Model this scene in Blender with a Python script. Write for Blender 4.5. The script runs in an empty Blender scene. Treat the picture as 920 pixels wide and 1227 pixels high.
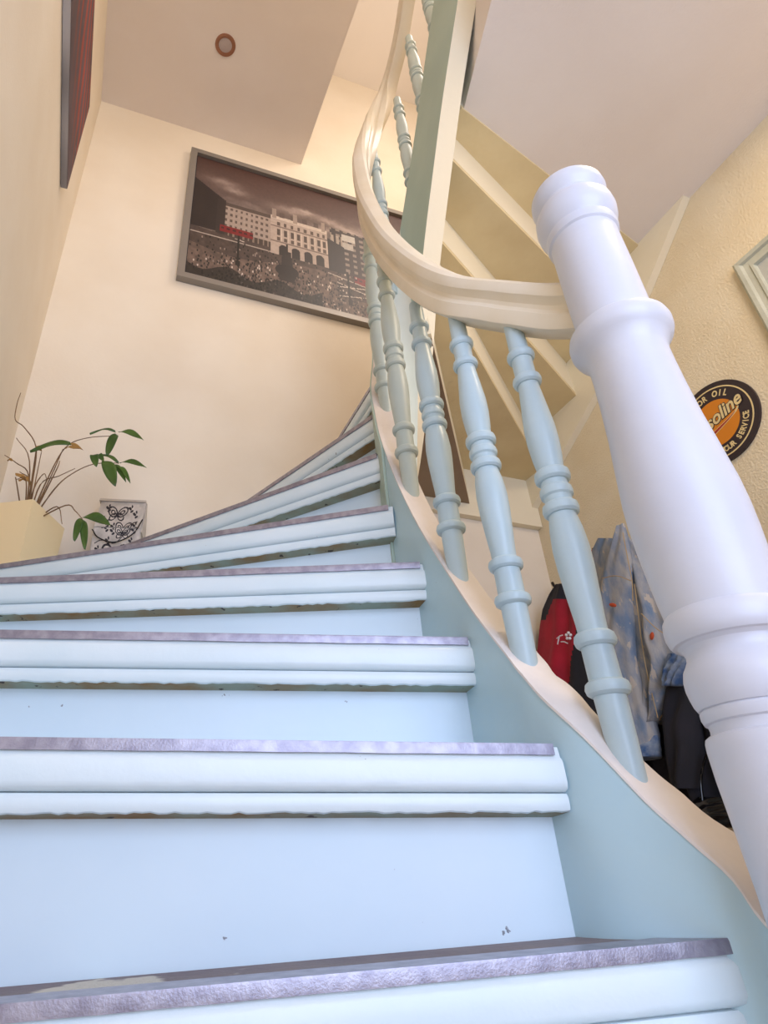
import bpy, bmesh, math, random
import numpy as np
from mathutils import Vector, Matrix
random.seed(7); np.random.seed(7)
S = bpy.context.scene
COL = S.collection

# ------------------------------------------------------------------ camera
CAMZ = 0.44
F, PX, PY = 750.0, 350.0, 613.5
R = np.array([[0.99988231, -0.0153415, 0.0], [0.00765036, 0.49861194, 0.86679156], [-0.01329788, -0.86668955, 0.49867063]])
cd = bpy.data.cameras.new('camera'); cam = bpy.data.objects.new('camera', cd); COL.objects.link(cam)
cd.sensor_fit = 'HORIZONTAL'; cd.sensor_width = 36; cd.lens = F / 920 * 36
cd.shift_x = (460 - PX) / 920; cd.shift_y = 0; cd.clip_start = 0.02; cd.clip_end = 60
right, up, back = R[:, 0], -R[:, 1], -R[:, 2]
right = right / np.linalg.norm(right); back = back / np.linalg.norm(back); up = np.cross(back, right)
M4 = Matrix.Identity(4)
for i in range(3):
    M4[i][0], M4[i][1], M4[i][2] = float(right[i]), float(up[i]), float(back[i])
M4[2][3] = CAMZ
A = math.radians(18.8); CA, SA = math.cos(A), math.sin(A)   # angle between the house axes and the measuring frame used below
TURN = Matrix.Rotation(-A, 4, 'Z')                           # the finished scene is turned so that the walls run along x and y
M4 = TURN @ M4
cam.matrix_world = M4
S.camera = cam

def lin(h):
    if isinstance(h, str):
        h = h.lstrip('#'); c = [int(h[i:i + 2], 16) / 255 for i in (0, 2, 4)]
    else: c = list(h)
    return [x / 12.92 if x <= .04045 else ((x + .055) / 1.055) ** 2.4 for x in c]

# ------------------------------------------------------------------ light
S.view_settings.view_transform = 'Standard'; S.view_settings.look = 'None'
S.view_settings.gamma = 1; S.view_settings.use_curve_mapping = False
S.view_settings.exposure = 0.35
W = bpy.data.worlds.new('sky'); S.world = W; W.use_nodes = True
W.node_tree.nodes['Background'].inputs[0].default_value = (*lin('#dfe8ff'), 1)
W.node_tree.nodes['Background'].inputs[1].default_value = 1.0
def H(u, v, z=0.0):            # house axes -> world: u across the hall, v towards the back wall
    return Vector((u * CA - v * SA, u * SA + v * CA, z))
def HUV(p): return (p[0] * CA + p[1] * SA, -p[0] * SA + p[1] * CA)
def area(name, loc, aim, sx, sy, power, col):
    l = bpy.data.lights.new(name, 'AREA'); l.shape = 'RECTANGLE'; l.size = sx; l.size_y = sy; l.energy = power; l.color = lin(col)
    o = bpy.data.objects.new(name, l); COL.objects.link(o); loc, aim = TURN @ Vector(loc), TURN @ Vector(aim); o.location = loc
    o.rotation_euler = (Vector(aim) - Vector(loc)).to_track_quat('-Z', 'Y').to_euler(); return o
area('daylight_front_window', H(0.45, -1.42, 1.25), H(0.35, 1.0, 1.1), 1.5, 1.9, 33, '#c6d9ff')
area('landing_fill_light', H(0.35, -1.4, 3.55), H(0.35, 2.0, 3.1), 1.2, 0.9, 19, '#fff6ec')  # added fill that brightens the soffit and back wall, no window modelled
area('daylight_upstairs_window', H(1.75, 0.7, 4.4), H(0.4, 2.0, 3.4), 1.0, 1.2, 22, '#fff2e8')
area('hall_warm_fill', H(1.35, 0.1, 2.55), H(1.35, 0.5, 0.0), 0.4, 0.4, 9, '#ffe4c0')  # added warm fill for the hall's ambient bounce, no fixture behind it

# ------------------------------------------------------------------ helpers
def ray(px, py):
    return R @ np.array([px - PX, py - PY, F])
def at(px, py, y):             # a point of the photograph at a known depth y
    d = ray(px, py); d = d * (y / d[1]); return Vector((d[0], d[1], d[2] + CAMZ))
def atu(px, py, u):            # a point of the photograph on a plane parallel to the side walls
    d = ray(px, py); s = u / (d[0] * CA + d[1] * SA); d = d * s; return Vector((d[0], d[1], d[2] + CAMZ))
def link(name, me, m=None, parent=None):
    o = bpy.data.objects.new(name, me); COL.objects.link(o)
    if m is not None:
        for x in (m if isinstance(m, (list, tuple)) else [m]): me.materials.append(x)
    if parent is not None: o.parent = parent
    return o
def obj(name, bm, m=None, parent=None, smooth=None, recalc=True):
    if recalc: bmesh.ops.recalc_face_normals(bm, faces=bm.faces)
    me = bpy.data.meshes.new(name); bm.to_mesh(me); bm.free()
    if smooth is not None:
        me.shade_smooth(); me.set_sharp_from_angle(angle=math.radians(smooth))
    return link(name, me, m, parent)
def thing(name, label, cat, loc=(0, 0, 0), group=None):
    o = bpy.data.objects.new(name, None); COL.objects.link(o); o.empty_display_size = .05
    o.location = loc; return tag(o, label, cat, group)
def tag(o, label, cat, group=None):
    o['label'] = label; o['category'] = cat
    if group: o['group'] = group
    return o
def reparent(o, p):            # parent keeping world place
    o.parent = p; o.matrix_parent_inverse = Matrix.Translation(-Vector(p.location)); return o
def struct(o): o['kind'] = 'structure'; return o
def dup(o, name=None, parent=None):
    c = o.copy(); COL.objects.link(c)
    if parent is not None: c.parent = parent
    return c
def bm_box(bm, lo, hi, f=None):
    vs = [bm.verts.new((f or Vector)((x, y, z)) if f is None else f(x, y, z)) for x in (lo[0], hi[0]) for y in (lo[1], hi[1]) for z in (lo[2], hi[2])]
    for q in ((0, 1, 3, 2), (4, 6, 7, 5), (0, 4, 5, 1), (2, 3, 7, 6), (0, 2, 6, 4), (1, 5, 7, 3)):
        bm.faces.new([vs[i] for i in q])
    return vs
def hbox(bm, u0, u1, v0, v1, z0, z1): return bm_box(bm, (u0, v0, z0), (u1, v1, z1), H)
def prism(bm, pts, z0, z1, mi=0):       # pts: plan polygon; z0, z1 number or function of the point
    f0 = z0 if callable(z0) else (lambda p: z0); f1 = z1 if callable(z1) else (lambda p: z1)
    a = [bm.verts.new((p[0], p[1], f0(p))) for p in pts]; b = [bm.verts.new((p[0], p[1], f1(p))) for p in pts]
    n = len(pts); bm.faces.new(a[::-1]); bm.faces.new(b)
    for i in range(n): bm.faces.new((a[i], a[(i + 1) % n], b[(i + 1) % n], b[i]))
def loft(bm, rings, closed=True, caps=True, mi=None):
    vr = [[bm.verts.new(p) for p in r] for r in rings]; n = len(rings[0])
    for i in range(len(vr) - 1):
        for j in range(n if closed else n - 1):
            k = (j + 1) % n
            f = bm.faces.new((vr[i][j], vr[i][k], vr[i + 1][k], vr[i + 1][j]))
            if mi: f.material_index = mi(i, j)
    if caps and closed:
        bm.faces.new(vr[0][::-1]); bm.faces.new(vr[-1])
    return vr
def lathe(bm, prof, c=(0, 0), n=24):    # prof: (r, z)
    loft(bm, [[(c[0] + r * math.cos(2 * math.pi * k / n), c[1] + r * math.sin(2 * math.pi * k / n), z) for k in range(n)] for r, z in prof])
def crom(pts, n):                        # smooth curve through points
    P = [np.array(p, float) for p in pts]; P = [2 * P[0] - P[1]] + P + [2 * P[-1] - P[-2]]; out = []
    for i in range(1, len(P) - 2):
        for k in range(n):
            t = k / n; a, b, c, d = P[i - 1:i + 3]
            out.append(.5 * (2 * b + (c - a) * t + (2 * a - 5 * b + 4 * c - d) * t * t + (3 * b - a - 3 * c + d) * t ** 3))
    out.append(P[-2]); return out
def tube(bm, pts, r, n=6):
    pts = [Vector(p) for p in pts]; rings = []
    for i, p in enumerate(pts):
        t = (pts[min(i + 1, len(pts) - 1)] - pts[max(i - 1, 0)]).normalized()
        a = t.cross(Vector((.3, .2, 1)) if abs(t.z) < .9 else Vector((1, 0, 0))).normalized(); b = t.cross(a)
        rr = r(i / (len(pts) - 1)) if callable(r) else r
        rings.append([p + rr * (math.cos(2 * math.pi * k / n) * a + math.sin(2 * math.pi * k / n) * b) for k in range(n)])
    loft(bm, rings)
def clip(poly, n, c):                    # keep the side where p.n <= c
    out = []
    for i, p in enumerate(poly):
        q = poly[(i + 1) % len(poly)]; dp = p[0] * n[0] + p[1] * n[1] - c; dq = q[0] * n[0] + q[1] * n[1] - c
        if dp <= 0: out.append(p)
        if (dp < 0 < dq) or (dq < 0 < dp):
            t = dp / (dp - dq); out.append((p[0] + t * (q[0] - p[0]), p[1] + t * (q[1] - p[1])))
    return out

# ------------------------------------------------------------------ materials
def mat(name, col, rough=.5, bump=0, bscale=60, var=None, vscale=4, metal=0, spec=.5, chips=None, chipscale=18, chipth=.72, detail=4, stretch=None):
    m = bpy.data.materials.new(name); m.use_nodes = True; nt = m.node_tree; N = nt.nodes; L = nt.links
    b = N['Principled BSDF']; b.inputs['Roughness'].default_value = rough; b.inputs['Metallic'].default_value = metal
    b.inputs['Specular IOR Level'].default_value = spec
    b.inputs['Base Color'].default_value = (*lin(col), 1)
    if bump or var or chips:
        tc = N.new('ShaderNodeTexCoord'); src = tc.outputs['Object']
        if stretch:
            mp = N.new('ShaderNodeMapping'); mp.inputs['Scale'].default_value = stretch; L.new(src, mp.inputs[0]); src = mp.outputs[0]
    def noise(sc, d=detail):
        n = N.new('ShaderNodeTexNoise'); n.inputs['Scale'].default_value = sc; n.inputs['Detail'].default_value = d; L.new(src, n.inputs['Vector']); return n.outputs['Fac']
    out = None
    if var:
        r = N.new('ShaderNodeValToRGB'); r.color_ramp.elements[0].position = .35; r.color_ramp.elements[1].position = .65
        r.color_ramp.elements[0].color = (*lin(col), 1); r.color_ramp.elements[1].color = (*lin(var), 1)
        L.new(noise(vscale), r.inputs[0]); out = r.outputs[0]
    if chips:
        mx = N.new('ShaderNodeMix'); mx.data_type = 'RGBA'
        r = N.new('ShaderNodeValToRGB'); r.color_ramp.elements[0].position = chipth; r.color_ramp.elements[1].position = chipth + .02
        L.new(noise(chipscale, 5), r.inputs[0]); L.new(r.outputs[0], mx.inputs[0])
        if out: L.new(out, mx.inputs[6])
        else: mx.inputs[6].default_value = (*lin(col), 1)
        mx.inputs[7].default_value = (*lin(chips), 1); out = mx.outputs[2]
    if out: L.new(out, b.inputs['Base Color'])
    if bump:
        bp = N.new('ShaderNodeBump'); bp.inputs['Strength'].default_value = bump; bp.inputs['Distance'].default_value = .004
        L.new(noise(bscale, 3), bp.inputs['Height']); L.new(bp.outputs[0], b.inputs['Normal'])
    return m
def mat_attr(name, rough=.6):
    m = bpy.data.materials.new(name); m.use_nodes = True; nt = m.node_tree
    a = nt.nodes.new('ShaderNodeAttribute'); a.attribute_name = 'print'
    b = nt.nodes['Principled BSDF']; nt.links.new(a.outputs['Color'], b.inputs['Base Color']); b.inputs['Roughness'].default_value = rough; return m
MW = mat('cream_wall_paint', '#f0e4d0', .8, .15, 90, '#ebddc7', 3)
MST = mat('stucco_wall_paint', '#e9d9b8', .85, .75, 130, '#e3d0ab', 5)
MC = mat('ceiling_paint', '#eee4dc', .85, .2, 120, '#e9ddd3', 2)
MUP = mat('upper_ceiling_paint', '#f0e8e0', .85)
MRISER = mat('pale_blue_riser_paint', '#d5e5ee', .38, .08, 30, '#cee1ec', 3, chips='#7d8086', chipscale=75, chipth=.74)
MNOSE = mat('pale_blue_tread_paint', '#e0ebee', .33, .12, 70, '#d8e6ea', 5, chips='#a9aca6', chipscale=60, chipth=.76)
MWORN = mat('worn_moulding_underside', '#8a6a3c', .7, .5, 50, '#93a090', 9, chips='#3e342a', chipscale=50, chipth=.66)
MSILV = mat('silver_edge_strip', '#8f8a97', .36, .10, 400, '#aaa5b0', 60, metal=.6)
MMAT = mat('brown_stair_mat', '#76686c', .7, .5, 120, '#877b78', 7, chips='#c9c2b4', chipscale=6, chipth=.66)
MSTR = mat('grey_green_string_paint', '#b6d5e1', .42, .2, 22, '#bdd8e0', 6, chips='#7d9498', chipscale=30, chipth=.79)
MSTC = mat('cream_string_cap', '#ece3dc', .5, .3, 40, '#e3d8ce', 9, chips='#c9b8a0', chipscale=26, chipth=.72)
MSTU = mat('upper_string_warm_lit', '#b4c6b8', .5, .2, 20, '#adc0b3', 6)  # same string paint with the warm bounce light mixed into its colour
MBAL = mat('baluster_paint', '#b9cfd8', .35, .08, 60, '#c2d6dc', 9, chips='#7a7a6c', chipscale=45, chipth=.78)
MBALG = mat('baluster_paint_warm_lit', '#bac6c0', .4, .08, 60, '#c2ccc4', 9, chips='#7a7a6c', chipscale=45, chipth=.78)  # same baluster paint, greener to carry the warmer light higher up
MNEW = mat('white_newel_paint', '#dadbe2', .36, .12, 35, '#d3d5df', 6, chips='#b9b9c6', chipscale=28, chipth=.78)
MRAIL = mat('cream_handrail_paint', '#efe4cf', .35, .12, 30, '#e8dabf', 7)
MUND = mat('cream_soffit_shaded', '#e6d3a6', .7, .4, 60, '#dcc697', 5)  # same cream as the riser backs, shade of the downward faces mixed in
MPALE = mat('pale_green_white_paint', '#e6e9dc', .5, .1, 30, '#dde2d2', 6)
MUNR = mat('cream_riser_back_lit', '#efe3c6', .6, .2, 40)  # same cream, kept lighter as if catching the front window light
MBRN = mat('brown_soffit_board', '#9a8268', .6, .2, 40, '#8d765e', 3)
MFLOOR = mat('oak_floor', '#b59a7a', .5, .1, 20, '#a3865f', 3, stretch=(1, 8, 1))
MFR = mat('picture_frame_silver', '#8f8880', .4, .1, 80, metal=.3)
MPOT = mat('cream_pot_glaze', '#f8dfae', .35)
MSOIL = mat('dark_soil', '#3b2c20', .95, .8, 90)
MLEAF = mat('green_leaf', '#4c6c26', .4, .1, 40, '#34521b', 12)
MSTEM = mat('dry_stem', '#8b6a45', .8, .3, 80, '#6f5236', 20)
MDRY = mat('dry_leaf', '#b98d4c', .8, .3, 60, '#9a7138', 20)
MTIN = mat('whitewashed_tin', '#cfc6ba', .5, .3, 60, '#b9aea2', 12, chips='#6b5a4c', chipscale=30, chipth=.70)
MBLK = mat('black_print', '#23202a', .6)
MDEN = mat('washed_denim', '#aaa6a2', .9, .35, 220, '#70839c', 30, chips='#b9aea2', chipscale=50, chipth=.62, detail=8, stretch=(1, 1, .38))
MDENL = mat('denim_seam_thread', '#b49a72', .9)
MDEND = mat('dark_denim', '#3f5c86', .9, .4, 200, '#8b96a4', 30, detail=8)
MRED = mat('red_fabric', '#b3122c', .75, .3, 60, '#8f0d22', 8)
MBF = mat('black_fabric', '#1b1a20', .85, .3, 80, '#24222b', 8)
MNAVY = mat('navy_coat_fabric', '#15151f', .9, .3, 80, '#1d1c26', 8)
MBAG = mat('glossy_black_bag', '#101012', .18)
MWHT = mat('white_print', '#e9e4e4', .7)
MORG = mat('orange_patch', '#c2502c', .8)
MIRN = mat('dark_iron', '#2a2626', .5, metal=.6)
MMIR = mat('grey_green_frame', '#c3c2ae', .45, .25, 50, '#b7b6a2', 10)
MGLASS = mat('picture_glass_plate', '#c9ccc6', .08, metal=.3)
MSIGN = mat('sign_black', '#2b2028', .35); MSIGR = mat('sign_rim', '#c9a978', .45); MSIGO = mat('sign_orange', '#d9821c', .4); MSIGC = mat('sign_cream', '#e6cd92', .45); MSIGX = mat('sign_red', '#a8261c', .4)
MLAMP = mat('copper_lamp_ring', '#a3735a', .4, metal=.5); MLENS = mat('lamp_lens', '#b9aaa6', .35, .3, 200)
MPRINT = mat_attr('printed_canvas', .45); MPAINT = mat_attr('painted_canvas', .7); MTINP = mat_attr('printed_tin', .5)

# ------------------------------------------------------------------ house shell
UL, UR, VB, VF = -0.366, 1.923, 2.083, -1.6
ZC, ZS, ZT = 2.64, 4.14, 5.36            # hall ceiling, stairwell soffit, top ceiling
bm = bmesh.new(); hbox(bm, UL - .2, UR + .2, VF - .2, VB + .2, -.1, 0); struct(obj('floor', bm, MFLOOR))
bm = bmesh.new(); hbox(bm, UL - .15, UL, VF, VB + .15, 0, ZT); struct(obj('wall_left', bm, MW))
bm = bmesh.new(); hbox(bm, UL, UR, VB, VB + .15, 0, ZT); struct(obj('wall_back', bm, MW))
bm = bmesh.new(); hbox(bm, UR, UR + .15, VF, VB + .15, 0, ZT); struct(obj('wall_right', bm, MST))
bm = bmesh.new()                          # front wall with the glazed opening the daylight comes through
hbox(bm, UL, -.4 + .05, VF - .15, VF, 0, ZT); hbox(bm, 1.3, UR, VF - .15, VF, 0, ZT); hbox(bm, -.35, 1.3, VF - .15, VF, 2.3, ZT); hbox(bm, -.35, 1.3, VF - .15, VF, 0, .2)
struct(obj('wall_front', bm, MW))
bm = bmesh.new()
for u0, u1, z0, z1 in ((-.35, -.28, .2, 2.3), (1.23, 1.3, .2, 2.3), (.44, .51, .2, 2.3), (-.28, .44, .2, .27), (.51, 1.23, .2, .27), (-.28, .44, 2.23, 2.3), (.51, 1.23, 2.23, 2.3)): hbox(bm, u0, u1, VF - .1, VF - .04, z0, z1)
struct(obj('window_1', bm, MNEW))

# ------------------------------------------------------------------ staircase
RISE = 0.19
def zt(k): return CAMZ + RISE * (k - 1) - .06      # top of step k
def P2(p): return Vector((p[0], p[1]))
nose = {  # step: (left, right) ends of the front edge in plan
    2: ((-.323, .715), (.322, .8135)), 3: ((-.443, .905), (.285, .974)), 4: ((-.58, 1.135), (.251, 1.092)),
    5: ((-.346, 1.355), (.222, 1.195)), 6: ((-.433, 1.684), (.219, 1.264)), 7: ((-.138, 1.786), (.239, 1.339)), 8: ((.174, 1.675), (.256, 1.418))}
a1, b1_ = at(0, 1207, .64), at(882, 1126, .742)
nose[1] = ((a1.x, a1.y), (b1_.x, b1_.y))
upper = {9: ((.345, 1.50), 94), 10: ((.43, 1.44), 70.5), 11: ((.47, 1.40), 57), 12: ((.49, 1.365), 46.4), 13: ((.53, 1.214), 40.4), 14: ((.573, 1.15), 32.7)}
def ext(a, b, d=3.0):          # push a away from b
    a, b = P2(a), P2(b); return a + (a - b).normalized() * d
def clip_house(poly, e=.004):
    for n, c in (((-CA, -SA), -UL + e), ((CA, SA), UR + e), ((-SA, CA), VB + e)): poly = clip(poly, n, c)
    return poly
def seg_clip(a, b, e=.004):    # clip segment b->far a to the house
    a, b = P2(a), P2(b); t = 1.0
    for n, c in (((-CA, -SA), -UL + e), ((CA, SA), UR + e), ((-SA, CA), VB + e)):
        n = Vector(n); da, db = a.dot(n) - c, b.dot(n) - c
        if da > 0: t = min(t, -db / (da - db))
    return b + (a - b) * t
line = {}                      # step: (outer, inner) front edge clipped to the walls
for k, (l, r) in nose.items(): line[k] = (seg_clip(ext(l, r), r), P2(r))
for k, (p, ang) in upper.items():
    d = Vector((math.cos(math.radians(ang)), math.sin(math.radians(ang)))); line[k] = (seg_clip(P2(p) + d * 4, p), P2(p))
stair = thing('staircase', 'winding wooden staircase painted pale blue with silver edged steps, turning right', 'staircase', (0.0, 1.0, 0.0))
def dz1(p):                     # the lowest tread sags a little to the left
    t = (p[0] - a1.x) / (b1_.x - a1.x); return (a1.z + (b1_.z - a1.z) * t) - zt(1)
def tilt(k): return dz1 if k == 1 else (lambda p: 0.0)
def run(name, bm, m, parent, s=None):
    o = obj(name, bm, m, None, s); reparent(o, stair)
    if parent is not stair:
        o.matrix_parent_inverse = Matrix.Identity(4); o.parent = parent
    return o
def sweep_nose(bm, k, prof, n, jit=0.0, jz=None, mi=None, s0=0.0, s1=1.0, seed=0):
    o, i = line[k]; d = (i - o).normalized(); out = Vector((d.y, -d.x)); T = tilt(k); rings = []
    rnd = random.Random(seed * 31 + k)
    w = [rnd.uniform(-1, 1) for _ in range(n + 1)]
    for q in range(n + 1):
        p = o.lerp(i, s0 + (s1 - s0) * q / n); r = []
        for e, (a, z) in enumerate(prof):
            jj = jit * w[q] if (jz and e in jz) else 0
            pp = p + out * (a + jj * .5); r.append((pp.x, pp.y, zt(k) + T(p) + z + jj))
        rings.append(r)
    loft(bm, rings, True, True, mi)
NOSEP = [(-.07, -.001), (-.002, -.001), (-.0005, -.008), (.0, -.013), (.003, -.016), (.0045, -.020), (.005, -.042), (.003, -.048), (-.003, -.0515), (-.07, -.052)]
MOULP = [(-.008, -.052), (-.0025, -.0535), (-.0005, -.057), (.0, -.062), (-.0005, -.068), (-.0025, -.0722), (-.006, -.0735), (-.036, -.0765), (-.036, -.052)]
STRP = [(-.04, -.0005), (-.04, .0025), (.003, .0025), (.0035, .0), (.0035, -.0105), (.0008, -.0105), (.0005, -.0005)]
nextline = {k: line.get(k + 1) for k in range(1, 15)}
for k in range(1, 14):
    o, i = line[k]; no, ni = line[k + 1]
    d = (i - o).normalized(); back_ = Vector((-d.y, d.x))
    nd = (ni - no).normalized(); nb = Vector((-nd.y, nd.x)) * (.05 if k < 8 else .017)
    first = k <= 8
    off = back_ * (.06 if first else 0.0)
    poly = [tuple(i + off), tuple(ni + nb)] if not first else [tuple(i + off), tuple(ni + nb)]
    far = 3.0
    poly += [tuple(ni + nb + (no - ni).normalized() * far), tuple(i + off + (o - i).normalized() * far)]
    poly = clip_house(poly)
    T = tilt(k); th = .04 if first else .03
    bm = bmesh.new(); prism(bm, poly, lambda p: zt(k) + T(p) - th, lambda p: zt(k) + T(p) - .001)
    if first: sweep_nose(bm, k, NOSEP, 60, .0006, (4, 5, 6, 7), seed=1)
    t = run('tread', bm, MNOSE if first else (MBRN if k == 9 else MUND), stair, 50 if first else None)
    if first:
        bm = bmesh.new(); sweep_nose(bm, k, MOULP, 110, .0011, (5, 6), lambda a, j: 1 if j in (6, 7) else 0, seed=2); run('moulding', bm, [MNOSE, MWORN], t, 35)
        bm = bmesh.new(); sweep_nose(bm, k, STRP, 40, .0003, (4, 5), s1=.992, seed=3); run('edge_strip', bm, MSILV, t, 30)
    if k == 1:                 # worn covering on the lowest tread
        bm = bmesh.new(); poly = [tuple(i + off * .66), tuple(ni + Vector((-nd.y, nd.x)) * .033), tuple(no + Vector((-nd.y, nd.x)) * .033), tuple(o + off * .66)]
        prism(bm, clip_house(poly), lambda p: zt(1) + dz1(p) - .0005, lambda p: zt(1) + dz1(p) + .0012); run('tread_cover', bm, MMAT, t)
for k in range(1, 15):
    o, i = line[k]; d = (i - o).normalized(); bk = Vector((-d.y, d.x)); first = k <= 8
    zb = (zt(k - 1) if k > 1 else .19) - (.012 if not first else 0.002); ztp = zt(k) - (.05 if first else .03)
    q0 = .034 if first else .0; Tl = tilt(k - 1) if k > 1 else tilt(99)
    i2 = i + d * .02
    bm = bmesh.new(); poly = [tuple(o + bk * q0), tuple(i2 + bk * q0), tuple(i2 + bk * (q0 + .018)), tuple(o + bk * (q0 + .018))]
    prism(bm, clip_house(poly, .008), lambda p: zb + Tl(p) * (1 if k == 2 else 0) - (.04 if k == 2 else 0), ztp); run('riser', bm, MRISER if first else MUNR, stair)
# lowest step below the picture, down to the floor
o, i = line[1]; d = (i - o).normalized(); bk = Vector((-d.y, d.x))
bm = bmesh.new(); prism(bm, clip_house([tuple(o - bk * .2), tuple(i - bk * .2), tuple(i + bk * .05), tuple(o + bk * .05)]), .15, .19); run('tread', bm, MNOSE, stair)
bm = bmesh.new(); prism(bm, clip_house([tuple(o - bk * .16), tuple(i - bk * .16), tuple(i - bk * .14), tuple(o - bk * .14)]), 0, .15); run('riser', bm, MRISER, stair)

# inner string: stair-side face with its top height (relative to the camera)
inner = [(.475, .70, -.075), (.444, .72, -.032), (.414, .739, .014), (.382, .76, .063), (.336, .798, .152), (.312, .84, .214), (.302, .874, .261), (.287, .949, .356),
         (.271, 1.012, .456), (.25, 1.087, .586), (.233, 1.153, .723), (.221, 1.225, .885), (.220, 1.275, 1.01), (.228, 1.345, 1.17), (.258, 1.425, 1.36)]
upperc = [(.30, 1.475, 1.52), (.355, 1.49, 1.72), (.415, 1.455, 1.93), (.452, 1.37, 2.09), (.492, 1.22, 2.30), (.529, 1.07, 2.51), (.575, .9, 2.74)]
TH = .05
cen = []
for n, (x, y, z) in enumerate(inner):
    a = Vector(inner[max(n - 1, 0)][:2]); b = Vector(inner[min(n + 1, len(inner) - 1)][:2]); t = (b - a).normalized(); nn = Vector((t.y, -t.x))
    cen.append((x + nn.x * TH / 2, y + nn.y * TH / 2, z))
cen[0] = (cen[0][0] - .012, cen[0][1] - .012, cen[0][2])
cen += upperc
SC = crom(cen, 5)
TILT = [.055, .054, .052, .046, .036, .010, 0, 0, -.012, -.02, -.025, -.025, -.015] + [0] * 20
for n, p in enumerate(SC): SC[n] = (p[0], p[1], p[2], float(np.interp(n / 5, range(33), TILT)))
def srings(c, hfun, over=0.0, ztop=0.0, zlow=None):
    rings = []
    for n, p in enumerate(c):
        a, b = c[max(n - 1, 0)], c[min(n + 1, len(c) - 1)]; t = Vector((b[0] - a[0], b[1] - a[1])).normalized(); nn = Vector((t.y, -t.x)) * (TH / 2 + over)
        zt_ = p[2] + CAMZ + ztop; zb_ = p[2] + CAMZ - (hfun(n / (len(c) - 1)) if zlow is None else zlow)
        zb_ = max(zb_, 0.0)
        rings.append([(p[0] - nn.x, p[1] - nn.y, zb_), (p[0] + nn.x, p[1] + nn.y, zb_), (p[0] + nn.x, p[1] + nn.y, zt_ + p[3]), (p[0] - nn.x, p[1] - nn.y, zt_)])
    return rings
nlow = 5 * 11
bm = bmesh.new(); loft(bm, srings(SC[:nlow + 1], lambda s: .46)); run('string_board', bm, MSTR, stair, 35)
bm = bmesh.new(); loft(bm, srings(SC[nlow:], lambda s: (.46 - .09 * s) + .36 * math.exp(-((s - .46) / .17) ** 2), .006), mi=lambda i, j: 1 if j == 0 else (2 if j == 1 and i < 31 else 0)); run('string_board', bm, [MSTU, MUNR, MPALE], stair, 35)
bm = bmesh.new(); loft(bm, srings(SC[:nlow + 22], None, .0015, .005, 0.0)); run('string_cap', bm, MSTC, stair, 35)
# wall string under the upper flight on the right and back walls
def wallband(pts_low, hgt, u0, u1):
    bm = bmesh.new(); lo = [atu(px, py, UR) for px, py in pts_low]; rings = []
    for p in lo:
        u, v = HUV(p); rings.append([H(u0, v, p.z), H(u1, v, p.z), H(u1, v, p.z + hgt), H(u0, v, p.z + hgt)])
    loft(bm, rings); return bm
run('wall_string', wallband([(637, 625), (655, 590), (700, 510), (745, 430), (781, 350), (827, 238)], .30, UR - .035, UR - .001), MUNR, stair)
bm = bmesh.new(); hbox(bm, 1.02, UR - .002, VB - .035, VB - .001, 1.37 + CAMZ, 1.66 + CAMZ); run('wall_string', bm, MUNR, stair)

# ------------------------------------------------------------------ newel post
NY = .66
def nz(py):
    return at(330 + .3805 * (py + 690), py, NY)
def nr(py, w):
    d = ray(330 + .3805 * (py + 690), py); Zd = NY * F / d[1]; return w * Zd / F * .868       # perspective widens the near shaft
NP = [(1500, 85), (1070.0, 84.8), (931.0, 82.8), (896.0, 81), (886.0, 79.5), (881.3, 77.5), (878.4, 73), (877.5, 69), (870.8, 67.5), (865.2, 68), (863.3, 71.5), (856.6, 73.5), (850.0, 73), (847.4, 70.5), (846.5, 73), (840.4, 76), (830.0, 78), (820.2, 79), (810.0, 78), (799.0, 74), (792.0, 68.5), (786.0, 64.5), (780.0, 63.5), (774.0, 65.5), (770.0, 70), (769.0, 75), (765.0, 78.5), (757.0, 80.5), (749.0, 80), (739.5, 77.5), (735.4, 74), (734.0, 72.5), (712.9, 73.8), (686.4, 74.6), (650.0, 75), (620.0, 74.2), (595.0, 72), (555.0, 65.5), (517.0, 59), (475.0, 53.6), (448.0, 51), (436.0, 50.2), (430.0, 51), (424.0, 54), (419.0, 58.5), (416.0, 62.5), (411.0, 65), (405.0, 65.2), (400.0, 63), (397.0, 58), (395.5, 51), (394.0, 48.5), (370.0, 47.5), (330.0, 45.3), (300.0, 43.2), (292.0, 42.8), (290.5, 45.5), (286.0, 46.5), (282.5, 45.5), (281.5, 43.5), (279.0, 46), (274.0, 50.3), (267.0, 51.5), (260.0, 50), (256.0, 46), (254.5, 42.8), (251.4, 42), (249.4, 43.5), (246.8, 46.8), (242.3, 48.2), (237.8, 47), (234.5, 43.5), (232.6, 38), (231.6, 20), (231.2, 1)]
prof = []
for py, w in NP:
    p = nz(py) if py < 1200 else None
    prof.append((nr(py, w), p.z) if p else (nr(1070, 84.8), 0.0))
NX = sum(nz(py).x for py in (300, 500, 700, 900)) / 4 - .005
newel = thing('newel_post', 'thick turned white newel post with rounded cap at the foot of the stairs', 'post', (NX, NY, 0))
bm = bmesh.new(); lathe(bm, [q for q in prof if q[1] <= prof[53][1] + 1e-6], (0, 0), 64); obj('post_shaft', bm, MNEW, newel, 26)
bm = bmesh.new(); lathe(bm, [q for q in prof if q[1] >= prof[53][1] - 1e-6], (0, 0), 64); obj('post_cap', bm, MNEW, newel, 26)

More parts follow.
